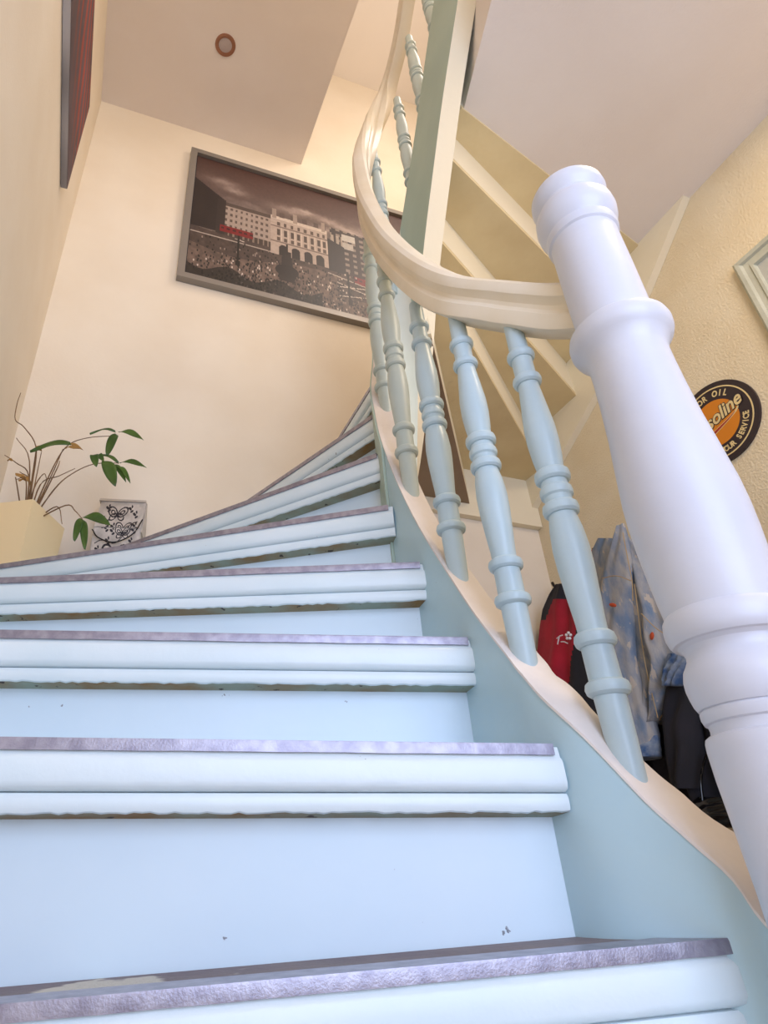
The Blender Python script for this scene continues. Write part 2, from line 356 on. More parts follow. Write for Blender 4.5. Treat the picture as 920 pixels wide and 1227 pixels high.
# ------------------------------------------------------------------ balusters and handrail
rail_px = [(608, 367, .79), (540, 354, .88), (487, 320, 1.02), (455, 282, 1.16), (437, 240, 1.29), (434, 195, 1.40), (446, 153, 1.455), (463, 112, 1.42), (478, 58, 1.28), (488, 0, 1.13), (497, -60, .99), (504, -130, .86)]
RP = [at(*q) for q in rail_px]; RN = Vector((NX, NY, at(724, 366, NY).z))
RC = crom([tuple(RN), tuple(RN.lerp(RP[0], .5) + Vector((.004, .006, -.004)))] + [tuple(q) for q in RP], 8)
half = [(.019, -.042), (.023, -.040), (.0245, -.034), (.0245, -.016), (.022, -.013), (.019, -.007), (.0195, .0), (.024, .007), (.0285, .012), (.0295, .02), (.027, .031), (.018, .039), (.006, .0415)]
rprof = half + [(-a, b) for a, b in half[::-1]]
rings = []
for n, p in enumerate(RC):
    t = Vector(RC[min(n + 1, len(RC) - 1)] - RC[max(n - 1, 0)]).normalized(); p = Vector(p)
    h = Vector((t.x, t.y, 0)).normalized(); s = Vector((h.y, -h.x, 0)); u_ = s.cross(t).normalized()
    rings.append([p + s * a + u_ * b for a, b in rprof])
bm = bmesh.new(); loft(bm, rings)
rail = obj('handrail', bm, MRAIL, None, 28)
tag(rail, 'cream moulded wooden handrail curving up from the newel post', 'handrail')
# turned baluster outline: (height share, radius in m)
BP = [(0, .0165), (.12, .0188), (.150, .0192), (.1505, .0215), (.155, .0255), (.163, .0270), (.171, .0255), (.1755, .0215), (.176, .0198), (.232, .0195), (.2325, .0215), (.237, .0248), (.245, .0262), (.253, .0248), (.2575, .0215), (.258, .0185),
      (.28, .0190), (.32, .0212), (.38, .0240), (.42, .0246), (.46, .0225), (.490, .0188), (.4905, .0215), (.495, .0245), (.503, .0255), (.511, .0245), (.5155, .021), (.516, .0185), (.528, .0195), (.532, .0225), (.540, .0235), (.548, .0225), (.552, .0195), (.564, .0188), (.5645, .0215), (.569, .0248), (.577, .0258), (.585, .0248), (.5895, .0215), (.590, .0188),
      (.62, .0215), (.66, .0235), (.70, .0232), (.75, .0200), (.80, .0166), (.812, .0162), (.8125, .0185), (.817, .0218), (.824, .0230), (.831, .0218), (.8355, .0185), (.836, .0165), (.884, .0165), (.8845, .0185), (.889, .0215), (.896, .0226), (.903, .0215), (.9075, .0185), (.908, .0160), (1.0, .0148)]
bal = [((613.6, 395), (754, 915), .79), ((546, 387), (628.7, 782.5), .88), ((497.4, 370.8), (549, 680.6), 1.02), ((460, 318), (490, 582.7), 1.16), ((441, 293), (463.5, 493), 1.30),
       ((447, 182), (470, 345), 1.46), ((474, 122), (498, 232), 1.37), ((490, 48), (510, 140), 1.22), ((508, -20), (523, 45), 1.07)]
btxt = ['pale blue turned baluster nearest the white newel post', 'pale blue turned baluster second from the newel post', 'grey blue turned baluster third from the newel post, in front of the white string edge',
        'grey green baluster fourth from the newel post, partly hidden behind the handrail bend', 'grey green baluster crossing the lower picture corner, leftmost below the handrail',
        'grey green baluster seen above the handrail bend against the picture', 'short grey baluster above the picture, lower of the two under the steep rail', 'short pale baluster on the upper flight beside the green string board', 'pale blue baluster cut by the top edge of the photograph']
for n, (tp, bp, y) in enumerate(bal):
    a, b = at(*bp, y), at(*tp, y); x = (a.x + b.x) / 2; z0 = a.z - .036; hgt = b.z - z0 + .014
    bm = bmesh.new(); sc = min(1.0, .82 + .18 * hgt / .7)
    lathe(bm, [(r * sc, h * hgt) for h, r in BP], (0, 0), 28)
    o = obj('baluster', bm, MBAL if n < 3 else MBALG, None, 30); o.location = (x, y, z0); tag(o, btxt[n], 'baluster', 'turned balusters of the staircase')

# ------------------------------------------------------------------ ceilings
i14, o14 = line[14][1], line[14][0]
ff = lambda u, v: tuple(H(u, v, 0))[:2]
ceil_poly = [(i14.x + .02, i14.y), (o14.x, o14.y), ff(UR, .0), ff(UR, VF), ff(UL, VF), ff(UL, -.05), (.56, .35), (.605, .84)]
bm = bmesh.new(); prism(bm, ceil_poly, ZC, ZC + .26); struct(obj('ceiling', bm, MC))
bm = bmesh.new(); hbox(bm, UL, .80, VF, VB, ZS, ZS + .18); struct(obj('ceiling_stairwell', bm, MC))
bm = bmesh.new(); hbox(bm, UL - .15, UR + .15, VF - .15, VB + .15, ZT, ZT + .1); struct(obj('ceiling_upper', bm, MUP))

# ------------------------------------------------------------------ spotlight in the soffit
sp = at(270, 54, 1.594); spot = thing('recessed_spotlight', 'small round copper rimmed spotlight set into the stairwell ceiling', 'spotlight', (sp.x, sp.y, ZS))
bm = bmesh.new(); lathe(bm, [(.034, .002), (.034, -.004), (.047, -.006), (.052, -.004), (.053, .002)], (0, 0), 32); obj('lamp_ring', bm, MLAMP, spot, 40)
bm = bmesh.new(); lathe(bm, [(.0345, .002), (.0345, -.002), (.02, -.004), (.001, -.005)], (0, 0), 32); obj('lamp_lens', bm, MLENS, spot, 40)

# ------------------------------------------------------------------ printed rasters
def raster(name, img, org, ex, ey, m, parent=None):        # img: ny x nx x 3 srgb, row 0 at the top; org = lower left corner
    ny, nx, _ = img.shape; org, ex, ey = Vector(org), Vector(ex), Vector(ey)
    gx, gy = np.meshgrid(np.linspace(0, 1, nx + 1), np.linspace(0, 1, ny + 1))
    V = np.array(org)[None, None] + gx[..., None] * np.array(ex) + gy[..., None] * np.array(ey)
    idx = np.arange((nx + 1) * (ny + 1)).reshape(ny + 1, nx + 1)
    Fc = np.stack([idx[:-1, :-1], idx[:-1, 1:], idx[1:, 1:], idx[1:, :-1]], -1).reshape(-1, 4)
    me = bpy.data.meshes.new(name); me.from_pydata(V.reshape(-1, 3).tolist(), [], Fc.tolist())
    c = np.clip(img[::-1], 0, 1); c = np.where(c <= .04045, c / 12.92, ((c + .055) / 1.055) ** 2.4)
    c = np.concatenate([c, np.ones((ny, nx, 1))], -1).reshape(-1, 1, 4); c = np.repeat(c, 4, 1).reshape(-1)
    at_ = me.color_attributes.new('print', 'FLOAT_COLOR', 'CORNER'); at_.data.foreach_set('color', c.astype(np.float32))
    return link(name, me, m, parent)
def vnoise(nx, ny, sx, sy, seed, octs=4):
    r = np.random.RandomState(seed); out = np.zeros((ny, nx)); amp = 1
    for o in range(octs):
        gx, gy = max(2, int(sx * 2 ** o)), max(2, int(sy * 2 ** o)); g = r.rand(gy + 2, gx + 2)
        X, Y = np.meshgrid(np.linspace(0, gx, nx), np.linspace(0, gy, ny)); xi, yi = X.astype(int), Y.astype(int); fx, fy = X - xi, Y - yi
        fx, fy = fx * fx * (3 - 2 * fx), fy * fy * (3 - 2 * fy)
        out += amp * ((g[yi, xi] * (1 - fx) + g[yi, xi + 1] * fx) * (1 - fy) + (g[yi + 1, xi] * (1 - fx) + g[yi + 1, xi + 1] * fx) * fy); amp *= .5
    return out / 1.9
def city():
    nx, ny = 360, 264; X, Y = np.meshgrid(np.linspace(0, 1, nx), np.linspace(0, 1, ny)); rs = np.random.RandomState(5)
    n1 = vnoise(nx, ny, 4, 5, 1, 5); n2 = vnoise(nx, ny, 60, 40, 2, 3); n3 = vnoise(nx, ny, 130, 90, 3, 1)
    im = np.zeros((ny, nx, 3))
    top, low = np.array(lin3('#50352f')), np.array(lin3('#6b5d58'))
    t = np.clip(Y / .4, 0, 1)[..., None]; im[:] = top * (1 - t) + low * t
    cl = np.clip((n1 - .53) * 5, 0, 1) * np.exp(-((Y - .24 - .10 * X) / .11) ** 2); cl = cl * .8
    for cx, cy, rx, ry in ((.12, .17, .07, .03), (.17, .22, .06, .025), (.42, .25, .09, .035), (.50, .22, .05, .02), (.60, .25, .06, .03), (.67, .28, .05, .025), (.58, .33, .07, .02), (.86, .30, .08, .03), (.93, .24, .05, .02)): cl = cl + np.exp(-((X - cx) / rx) ** 2 - ((Y - cy + .03 * (n2 - .5)) / ry) ** 2) * (.3 + .9 * n1)
    cl = np.clip(cl, 0, 1)[..., None]
    im = im * (1 - cl) + np.array(lin3('#b9a69b')) * cl
    def put(mask, c): im[mask] = np.array(lin3(c)) if isinstance(c, str) else c
    # street
    roadtop = .60 + .02 * np.sin(X * 20)
    road = Y > roadtop; put(road, '#4d3f39'); im[road] *= (0.75 + .5 * n2[road])[:, None]
    # far right facades with a pale kiosk and hoardings
    f = (X > .60) & (Y > .30 + .05 * (X - .6) + .02 * (n3 - .5)) & (Y < .66 + .16 * (X - .6)); put(f, '#3a302e')
    g = f & (np.sin(X * 170) > 0) & (np.sin(Y * 130) > .1); put(g, '#8a7c72')
    put((X > .60) & (X < .66) & (Y > .36) & (Y < .56) & (np.sin(X * 260) > -.3), '#a89a8c')
    put((X > .655) & (X < .72) & (Y > .33) & (Y < .385), '#c4bdb4'); put((X > .66) & (X < .71) & (Y > .40) & (Y < .46), '#b4aba2')
    # long pale facade
    ft = .385 - .02 * X + .0 * X; fac = (X > .13) & (X < .36) & (Y > .37) & (Y < .62); put(fac, '#a8968a')
    put((X > .13) & (X < .36) & (Y > .345) & (Y <= .375), '#54463f')
    wx = (np.sin(X * 2 * math.pi / .022) > .15); wy = (np.sin((Y - .38) * 2 * math.pi / .05) > .1); put(fac & wx & wy & (Y > .385) & (Y < .57), '#5c4c45')
    put(fac & (Y > .575), '#43362f'); put(fac & (Y > .575) & (np.sin(X * 300) > .6), '#8a786b')
    # ornate corner palace
    pal = (X > .33) & (X < .585) & (Y > .355 + .03 * (X - .33)) & (Y < .665); put(pal, '#b7a497')
    put((X > .33) & (X < .585) & (Y > .335 + .03 * (X - .33)) & (Y < .362 + .03 * (X - .33)), '#d0bfb0')
    put((X > .34) & (X < .58) & (Y > .30) & (Y < .34) & (np.sin(X * 120) > .2), '#5d4d47')
    for cx in (.345, .44, .57): put((abs(X - cx) < .009) & (Y > .275) & (Y < .36), '#a08e82')
    put(pal & (np.abs(Y - .425) < .006), '#7f6e64'); put(pal & (np.abs(Y - .555) < .006), '#7d6c62')
    for cx in (.365, .395, .425, .455, .485, .515, .545, .570):
        put((abs(X - cx) < .006) & (Y > .385) & (Y < .415), '#57473f'); put((abs(X - cx) < .007) & (Y > .445) & (Y < .50), '#4e3f38'); put((abs(X - cx) < .007) & (Y > .515) & (Y < .545), '#5a4a42')
        put((abs(X - cx - .0125) < .003) & (Y > .43) & (Y < .55), '#cbb9aa')
    for cx in (.385, .44, .495, .548):
        put((abs(X - cx) < .018) & (Y > .60) & (Y < .665), '#2c2220'); put(((X - cx) ** 2 + ((Y - .60) * .75) ** 2 < .018 ** 2) & (Y <= .6), '#2c2220')
    put((X > .585) & (X < .665) & (Y > .40 + .6 * (X - .585)) & (Y < .68), '#2f2726')
    # dark block on the left
    put((X < .13) & (Y > .20 + 1.0 * X) & (Y < .61), '#2a2120'); put((X > .10) & (X < .135) & (Y > .33) & (Y < .62), '#332927')
    # red buses
    for x0, x1, y0, y1 in ((.115, .255, .545, .60), (.70, .81, .675, .735)):
        sl = .12 if x0 > .5 else .0
        b = (X > x0) & (X < x1) & (Y > y0 + sl * (X - x0)) & (Y < y1 + sl * (X - x0)); put(b, '#7d1a1e')
        put(b & (abs(Y - sl * (X - x0) - (y0 * .6 + y1 * .4)) < .008) & (np.sin(X * 260) > -.2), '#3a1416')
    # white road marks
    for a, c0 in ((.55, .60), (-.5, .76), (.45, .50), (-.55, .83)): put((np.abs(Y - c0 - a * (X - (.08 if a > 0 else .75)) * .5) < .0035) & ((X < .22) & (Y > .63) & (Y < .72) if a > 0 else (X > .6) & (Y > .70) & (Y < .9)), '#cdbfb2')
    put((np.abs(Y - .655) < .003) & (X < .33), '#b5a79b'); put((np.abs(Y - .70 - .25 * (X - .58)) < .004) & (X > .58), '#b5a79b'); put((np.abs(Y - .745 - .34 * (X - .58)) < .004) & (X > .6), '#c2b4a8')
    # paving and crowd
    plaza = (Y > .74 + .04 * np.sin(X * 9)) & (X < .62) | ((Y > .87) & (X < .8)); put(plaza, '#6b584e'); im[plaza] *= (.7 + .6 * n2[plaza])[:, None]
    for _ in range(900):
        x = rs.beta(1.6, 1.7) * .9; y = .66 + .33 * rs.rand() ** .8
        if rs.rand() < .35 and y < .8: continue
        i, j = int(y * (ny - 4)), int(x * (nx - 4)); c = rs.choice(['#1d1716', '#2a2220', '#0f0c0c', '#cdbdb0', '#8f7d72'], p=[.3, .25, .2, .1, .15]); hh = 3 + int(2 * y)
        im[i:i + hh, j:j + 2] = lin3(c)
    d = (Y > .90 + .03 * np.sin(X * 30)) & (X < .55); im[d] *= np.where(n3[d] > .6, 1.3, .4)[:, None]
    # fountain and lamp posts
    put((np.abs(X - .40) < .018 + .06 * np.clip(Y - .62, 0, 1)) & (Y > .62) & (Y < .86), '#2a2120'); put(((X - .40) ** 2 + (Y - .78) ** 2 < .05 ** 2), '#241b1a'); put((abs(X - .40) < .004) & (Y > .56) & (Y < .65), '#241b1a')
    for cx, y0, y1 in ((.195, .60, .82), (.672, .66, .90)): put((abs(X - cx) < .0035) & (Y > y0) & (Y < y1), '#17110f'); put((abs(X - cx) < .009) & (abs(Y - y1) < .02), '#17110f')
    return np.clip(im * (.92 + .16 * n3[..., None]), 0, 1)
def lin3(h): h = h.lstrip('#'); return [int(h[i:i + 2], 16) / 255 for i in (0, 2, 4)]

# framed city picture on the back wall
PU0, PU1, PZ0, PZ1 = .145, 1.50, 2.434 + CAMZ, 3.478 + CAMZ
pic = thing('framed_picture', 'large sepia city square photograph in a silver frame on the back wall', 'picture', H((PU0 + PU1) / 2, VB, (PZ0 + PZ1) / 2))
bm = bmesh.new(); fw, d0, d1 = .034, VB - .036, VB
hbox(bm, PU0, PU1, d0, d1, PZ0, PZ0 + fw); hbox(bm, PU0, PU1, d0, d1, PZ1 - fw, PZ1); hbox(bm, PU0, PU0 + fw, d0, d1, PZ0 + fw, PZ1 - fw); hbox(bm, PU1 - fw, PU1, d0, d1, PZ0 + fw, PZ1 - fw)
reparent(obj('frame', bm, MFR), pic)
bm = bmesh.new(); hbox(bm, PU0 + fw, PU1 - fw, VB - .016, VB, PZ0 + fw, PZ1 - fw); reparent(obj('backing_board', bm, MBLK), pic)
q = fw + .005
reparent(raster('photo_print', city(), H(PU0 + q, VB - .018, PZ0 + q), H(PU1 - q, VB - .018) - H(PU0 + q, VB - .018), (0, 0, PZ1 - PZ0 - 2 * q), MPRINT), pic)

# canvas on the left wall
def abstract():
    nx, ny = 180, 120; X, Y = np.meshgrid(np.linspace(0, 1, nx), np.linspace(0, 1, ny))
    n = vnoise(nx, ny, 5, 3, 11, 4); st = np.sin((X * 1.0 + Y * .7) * 42 + 7 * n) * .5 + .5
    im = np.array(lin3('#57434a'))[None, None] * (.7 + .6 * n[..., None])
    m = np.clip((st - .5) * 3, 0, 1)[..., None] * np.clip((.95 - Y) * 3, 0, 1)[..., None]
    im = im * (1 - m) + np.array(lin3('#96382c')) * (.75 + .5 * n[..., None]) * m
    w = np.clip((vnoise(nx, ny, 7, 6, 12, 3) - .72) * 8, 0, 1)[..., None]; return np.clip(im * (1 - w) + np.array(lin3('#b7a7a4')) * w, 0, 1)
cu = UL; cv0, cv1, cz0, cz1 = .62, 1.70, 2.35 + CAMZ, 2.95 + CAMZ
cvs = thing('canvas_painting', 'dark canvas painting with red brush strokes high on the left wall', 'painting', H(cu + .002, (cv0 + cv1) / 2, (cz0 + cz1) / 2))
bm = bmesh.new(); hbox(bm, cu + .002, cu + .026, cv0, cv1, cz0, cz1); reparent(obj('canvas', bm, mat('canvas_edge', '#2e282b', .8, .2, 60, '#e0d8d4', 2.2, detail=1)), cvs)
reparent(raster('painted_face', abstract(), H(cu + .027, cv1, cz0), H(0, cv0 - cv1), (0, 0, cz1 - cz0), MPAINT), cvs)

# ------------------------------------------------------------------ potted plant on the fifth step
c0 = at(40, 598, 1.6); d = ray(78, 634); d = d * ((c0.z - CAMZ) / d[2]); c1 = Vector((d[0], d[1], c0.z))
e = (c1 - c0).normalized(); f = Vector((-e.y, e.x, 0)); pw, pd = min(.19, (c1 - c0).length + .01), .160; zt5 = zt(5)
pot_c = c0 + e * pw / 2 + f * pd / 2
plant = thing('potted_plant', 'half dry leafy plant in a square cream pot on the winding step', 'plant', (pot_c.x, pot_c.y, zt5))
def ring4(h, z): return [pot_c + e * a * h + f * b * h * pd / pw + Vector((0, 0, z - pot_c.z)) for a, b in ((-1, -1), (1, -1), (1, 1), (-1, 1))]
bm = bmesh.new(); h = pw / 2
loft(bm, [ring4(h * .86, zt5), ring4(h, c0.z), ring4(h * .94, c0.z), ring4(h * .92, c0.z - .04)]); reparent(obj('pot', bm, MPOT), plant)
bm = bmesh.new(); loft(bm, [ring4(h * .93, c0.z - .045), ring4(h * .93, c0.z - .03)]); reparent(obj('soil', bm, MSOIL), plant)
def inroom(p):
    u, v = HUV(p); return H(max(u, UL + .012), v, p.z)
def cp(x, y): return (x / 3.8333, 440 + y / 3.8333)
stems = [([(150, 640), (150, 520), (165, 365), (110, 275), (70, 240), (40, 160), (0, 100)], 1.68), ([(140, 640), (132, 500), (75, 440), (0, 400)], 1.70), ([(155, 640), (135, 430), (75, 325)], 1.66), ([(150, 640), (165, 380)], 1.7), ([(165, 640), (190, 390)], 1.66),
         ([(175, 640), (215, 520), (300, 370), (400, 325), (540, 315)], 1.70), ([(180, 640), (235, 500), (290, 375)], 1.68), ([(190, 640), (250, 560), (330, 490), (430, 445), (545, 440)], 1.70), ([(200, 660), (300, 635), (345, 660), (380, 700)], 1.64), ([(215, 660), (260, 640), (285, 720)], 1.66), ([(170, 650), (185, 540), (270, 500), (345, 465)], 1.72), ([(130, 640), (120, 520), (75, 515)], 1.66), ([(120, 640), (75, 525), (70, 510)], 1.68), ([(165, 640), (140, 530), (90, 480)], 1.69),
         ([(185, 645), (255, 480), (275, 430)], 1.7), ([(145, 650), (155, 560), (200, 490), (215, 515)], 1.69)]
for pts, y in stems:
    P = [inroom(at(*cp(*p), y)) for p in pts]; base = P[0].copy()
    if pts[0][1] > 600: P[0] = Vector((pot_c.x + (P[0].x - pot_c.x) * .3, pot_c.y + (P[0].y - pot_c.y) * .3, c0.z - .035))
    bm = bmesh.new(); tube(bm, crom(P, 5) if len(P) > 2 else [P[0].lerp(P[1], t / 6) for t in range(7)], lambda t: .0026 * (1 - .55 * t), 6); reparent(obj('stem', bm, MSTEM, None, 60), plant)
def leaf(b, t, w, y, m=MLEAF, arch=.012, name='leaf'):
    B, T = inroom(at(*cp(*b), y)), inroom(at(*cp(*t), y - .01)); ax = T - B; L_ = ax.length; n_ = Vector((0, -1, .25)).normalized(); s = ax.normalized().cross(n_).normalized(); w = w / 3.8333 * 1.95 / F
    upv = Vector((0, 0, 1)); bm = bmesh.new(); rows = []
    for i in range(11):
        q = i / 10; wd = w * .5 * (math.sin(math.pi * min(1, q * .93 + .05)) ** .8) + .0004
        c = B + ax * q + upv * arch * math.sin(math.pi * q)
        rows.append([bm.verts.new(c + s * wd * g + n_ * (.25 * wd * abs(g)) + n_ * .004 * math.sin(6 * q + g)) for g in (-1, -.5, 0, .5, 1)])
    for i in range(10):
        for j in range(4): bm.faces.new((rows[i][j], rows[i][j + 1], rows[i + 1][j + 1], rows[i + 1][j]))
    o = obj(name, bm, m, None, 60); md = o.modifiers.new('thickness', 'SOLIDIFY'); md.thickness = .0008; reparent(o, plant)
for b, t, w, y in (((325, 352), (138, 388), 46, 1.67), ((530, 296), (412, 306), 22, 1.70), ((545, 298), (658, 333), 30, 1.70), ((535, 310), (490, 405), 52, 1.70), ((545, 440), (440, 405), 24, 1.70), ((550, 440), (672, 460), 24, 1.70), ((478, 430), (527, 545), 60, 1.69), ((540, 455), (597, 530), 20, 1.69), ((515, 445), (577, 525), 24, 1.70), ((425, 405), (440, 455), 40, 1.69), ((440, 412), (475, 432), 26, 1.69), ((378, 690), (507, 726), 44, 1.63), ((375, 698), (340, 797), 38, 1.63), ((380, 702), (388, 836), 36, 1.63)):
    leaf(b, t, w, y)
for b, t, w in (((310, 350), (380, 378), 14), ((300, 372), (362, 372), 10), ((120, 520), (70, 490), 26), ((140, 530), (100, 500), 22), ((165, 365), (190, 385), 14), ((130, 520), (85, 520), 18), ((35, 430), (60, 428), 8)): leaf(b, t, w, 1.68, MDRY, .004, 'dry_leaf')

# ------------------------------------------------------------------ tin birdhouse lantern on the sixth step
zt6 = zt(6); bl, br_ = at(108, 640, 1.86), at(171, 640, 1.88); ttop = at(116, 591, 1.86).z
ex = Vector((br_.x - bl.x, br_.y - bl.y, 0)); bw = .158; ex.normalize(); ey = Vector((-ex.y, ex.x, 0)); bc = Vector(((bl.x + br_.x) / 2, 1.87, zt6))
bird = thing('tin_house_box', 'small whitewashed tin house box with black butterfly print beside the potted plant', 'box', bc)
hh = ttop - zt6
def bp_(a, b, z): return bc + ex * a + ey * b + Vector((0, 0, z))
bm = bmesh.new(); w2 = bw / 2
loft(bm, [[bp_(-w2, 0, 0), bp_(w2, 0, 0), bp_(w2, .10, 0), bp_(-w2, .10, 0)], [bp_(-w2, 0, hh * .5), bp_(w2, 0, hh * .5), bp_(w2, .10, hh * .5), bp_(-w2, .10, hh * .5)], [bp_(-w2 * .93, .035, hh * .96), bp_(w2 * .93, .035, hh * .96), bp_(w2 * .93, .065, hh * .96), bp_(-w2 * .93, .065, hh * .96)]])
reparent(obj('house_body', bm, MTIN), bird)
def tinart():
    nx, ny = 110, 130; X, Y = np.meshgrid(np.linspace(-1, 1, nx), np.linspace(0, 1, ny)); n = vnoise(nx, ny, 9, 9, 21, 4)
    im = np.array(lin3('#cfc5ba'))[None, None] * (.8 + .32 * n[..., None]); K = np.array(lin3('#201d28'))
    def ell(cx, cy, rx, ry, th, lw):
        x, y = X - cx, (Y - cy) * 1.9; c, s = math.cos(th), math.sin(th); r = np.sqrt(((x * c + y * s) / rx) ** 2 + ((-x * s + y * c) / ry) ** 2); im[np.abs(r - 1) < lw] = K
    def dot(cx, cy, r, e=1.0, th=0.0):
        x, y = X - cx, (Y - cy) * 1.9; c, s = math.cos(th), math.sin(th); im[((x * c + y * s) / e) ** 2 + (-x * s + y * c) ** 2 < r * r] = K
    for cx, cy, s in ((-.15, .22, 1), (.25, .48, .8), (.0, .84, 1.25)):
        for sg in (-1, 1):
            ell(cx + sg * .22 * s, cy - .03, .22 * s, .14 * s, sg * -.6, .16); ell(cx + sg * .17 * s, cy + .06 * s, .15 * s, .10 * s, sg * .6, .2); ell(cx + sg * .2 * s, cy - .02, .1 * s, .06 * s, sg * -.6, .3)
        dot(cx, cy, .035 * s, 1, 0); dot(cx, cy + .05, .03 * s)
    for cx, cy in ((-.75, .34), (-.65, .12), (-.55, .40), (-.25, .45), (.6, .22), (.68, .42), (.35, .12), (-.8, .78), (.75, .80), (.62, .62), (-.4, .62)):
        dot(cx, cy, .045, 1.9, .5); dot(cx + .1, cy + .05, .04, 1.8, -.5); dot(cx + .07, cy - .04, .035, 1.7, 1.2)
    for k in range(160):
        t = k / 160; dot(-.9 + 1.7 * t, .68 - .06 * math.sin(t * 9) - (.3 * t * t if t > .4 else 0), .018)
    return np.clip(im, 0, 1)
reparent(raster('printed_front', tinart()[52:], bp_(-w2 + .004, -.0012, .002), ex * (bw - .008), (0, 0, hh * .5 - .003), MTINP), bird)
A0, A1 = bp_(-w2 * .985, .0, hh * .505), bp_(-w2 * .93, .0335, hh * .955)
reparent(raster('printed_roof', tinart()[:60], A0 - ey * .0025, ex * bw * .985, A1 - A0, MTINP), bird)
bm = bmesh.new(); loft(bm, [[bp_(-w2 * 1.02, .025, hh * .95), bp_(-w2 * 1.02, .075, hh * .95), bp_(-w2 * 1.02, .07, hh * .99), bp_(-w2 * 1.02, .03, hh * .99)], [bp_(w2 * 1.02, .025, hh * .95), bp_(w2 * 1.02, .075, hh * .95), bp_(w2 * 1.02, .07, hh * .99), bp_(w2 * 1.02, .03, hh * .99)]]); reparent(obj('roof_ridge', bm, MTIN), bird)
bm = bmesh.new(); loft(bm, [[bp_(w2 * 1.0, -.006, hh * .44), bp_(w2 * 1.06, -.006, hh * .44), bp_(w2 * 1.06, .05, hh * .98), bp_(w2 * 1.0, .05, hh * .98)], [bp_(w2 * 1.0, .106, hh * .44), bp_(w2 * 1.06, .106, hh * .44), bp_(w2 * 1.06, .051, hh * .98), bp_(w2 * 1.0, .051, hh * .98)]]); reparent(obj('roof_edge', bm, MTIN), bird)
bm = bmesh.new(); tube(bm, crom([bp_(w2 * 1.03, -.008, hh * .62), bp_(w2 * .7, -.012, hh * .40), bp_(0, -.014, hh * .27), bp_(-w2 * .7, -.012, hh * .33), bp_(-w2 * 1.02, -.008, hh * .45)], 6), .0022, 6); reparent(obj('wire_handle', bm, MIRN, None, 60), bird)

# ------------------------------------------------------------------ round sign on the right wall
sv, sz, sr = 1.147, 1.302 + CAMZ, .149
sign = thing('round_sign', 'round black and orange motor oil sign on the stucco wall behind the newel post', 'sign', H(UR, sv, sz))
SM = Matrix(((-(-SA) * 1.0, 0, -CA, 0), (-CA, 0, -SA, 0), (0, 1, 0, 0), (0, 0, 0, 1)))     # local x = -v (to the right seen from the hall), y = up, z = out of the wall
def flat(name, verts_faces, z, m, th=.0012):
    bm = bmesh.new(); V, Fs = verts_faces; vs = [bm.verts.new((x, y, z)) for x, y in V]
    for f_ in Fs: bm.faces.new([vs[i] for i in f_])
    r = bmesh.ops.extrude_face_region(bm, geom=bm.faces[:]); bmesh.ops.translate(bm, verts=[g for g in r['geom'] if isinstance(g, bmesh.types.BMVert)], vec=(0, 0, th))
    o = obj(name, bm, m, sign); o.matrix_local = SM; return o
def disc(r0, r1, n=64):
    if r0 == 0: return [(r1 * math.cos(2 * math.pi * k / n), r1 * math.sin(2 * math.pi * k / n)) for k in range(n)], [list(range(n))]
    V = [(r * math.cos(2 * math.pi * k / n), r * math.sin(2 * math.pi * k / n)) for r in (r0, r1) for k in range(n)]
    return V, [[k, (k + 1) % n, n + (k + 1) % n, n + k] for k in range(n)]
flat('sign_plate', disc(0, sr), .0, MSIGN, .008); flat('cream_ring', disc(sr * .845, sr * .875), .0075, MSIGC, .0015); flat('orange_centre', disc(0, sr * .56), .0075, MSIGO, .0012)
def glyphs(name, items, m, z, shear=0, ex_=.0006, bold=0.0):
    for ch, size, M in items:
        bm = bmesh.new()
        c = bpy.data.curves.new('lettering', 'FONT'); c.body = ch; c.size = size; c.align_x = 'CENTER'; c.align_y = 'CENTER'; c.shear = shear; c.extrude = ex_; c.offset = bold; c.resolution_u = 3
        t = bpy.data.objects.new('lettering', c); COL.objects.link(t); dg = bpy.context.evaluated_depsgraph_get(); me = bpy.data.meshes.new_from_object(t.evaluated_get(dg)); me.transform(M)
        bm.from_mesh(me); bpy.data.objects.remove(t); bpy.data.curves.remove(c); bpy.data.meshes.remove(me)
        bmesh.ops.translate(bm, verts=bm.verts, vec=(0, 0, z)); o = obj(name, bm, m, sign, recalc=False); o.matrix_local = SM
def ringtext(txt, a0, a1, r, top=True):
    out = []; n = len(txt)
    for k, ch in enumerate(txt):
        a = math.radians(a0 + (a1 - a0) * k / (n - 1)); rot = a - math.pi / 2 if top else a + math.pi / 2
        if ch != ' ': out.append((ch, sr * (.205 if top else .185), Matrix.Translation((r * math.cos(a), r * math.sin(a), 0)) @ Matrix.Rotation(rot, 4, 'Z') @ Matrix.Diagonal((.8, 1, 1, 1))))
    return out
glyphs('letter', ringtext('MOTOR OIL', 134, 50, sr * .705) + ringtext('AT YOUR SERVICE', 240, 343, sr * .705, False), MSIGC, .0085, bold=.0008)
RT = Matrix.Rotation(math.radians(11), 4, 'Z')
glyphs('script_outline', [('Gasoline', sr * .46, Matrix.Translation((.000, .015, 0)) @ RT @ Matrix.Diagonal((.86, .98, 1, 1)))], MSIGN, .0092, .35, .0005, .0042)
glyphs('script_lettering', [('Gasoline', sr * .46, Matrix.Translation((.000, .015, 0)) @ RT @ Matrix.Diagonal((.86, .98, 1, 1)))], MSIGC, .0103, .35, .0006, .0014)
def band(name, top, bot, z, m): flat(name, (top + bot[::-1], [[i, i + 1, 2 * len(top) - 2 - i, 2 * len(top) - 1 - i] for i in range(len(top) - 1)]), z, m, .0006)
base_ = [(x + .014, y - .002) for x, y in ((-.085, -.034), (-.026, -.021), (.030, -.008), (.058, .001), (.070, .010), (.0745, .020), (.073, .028))]
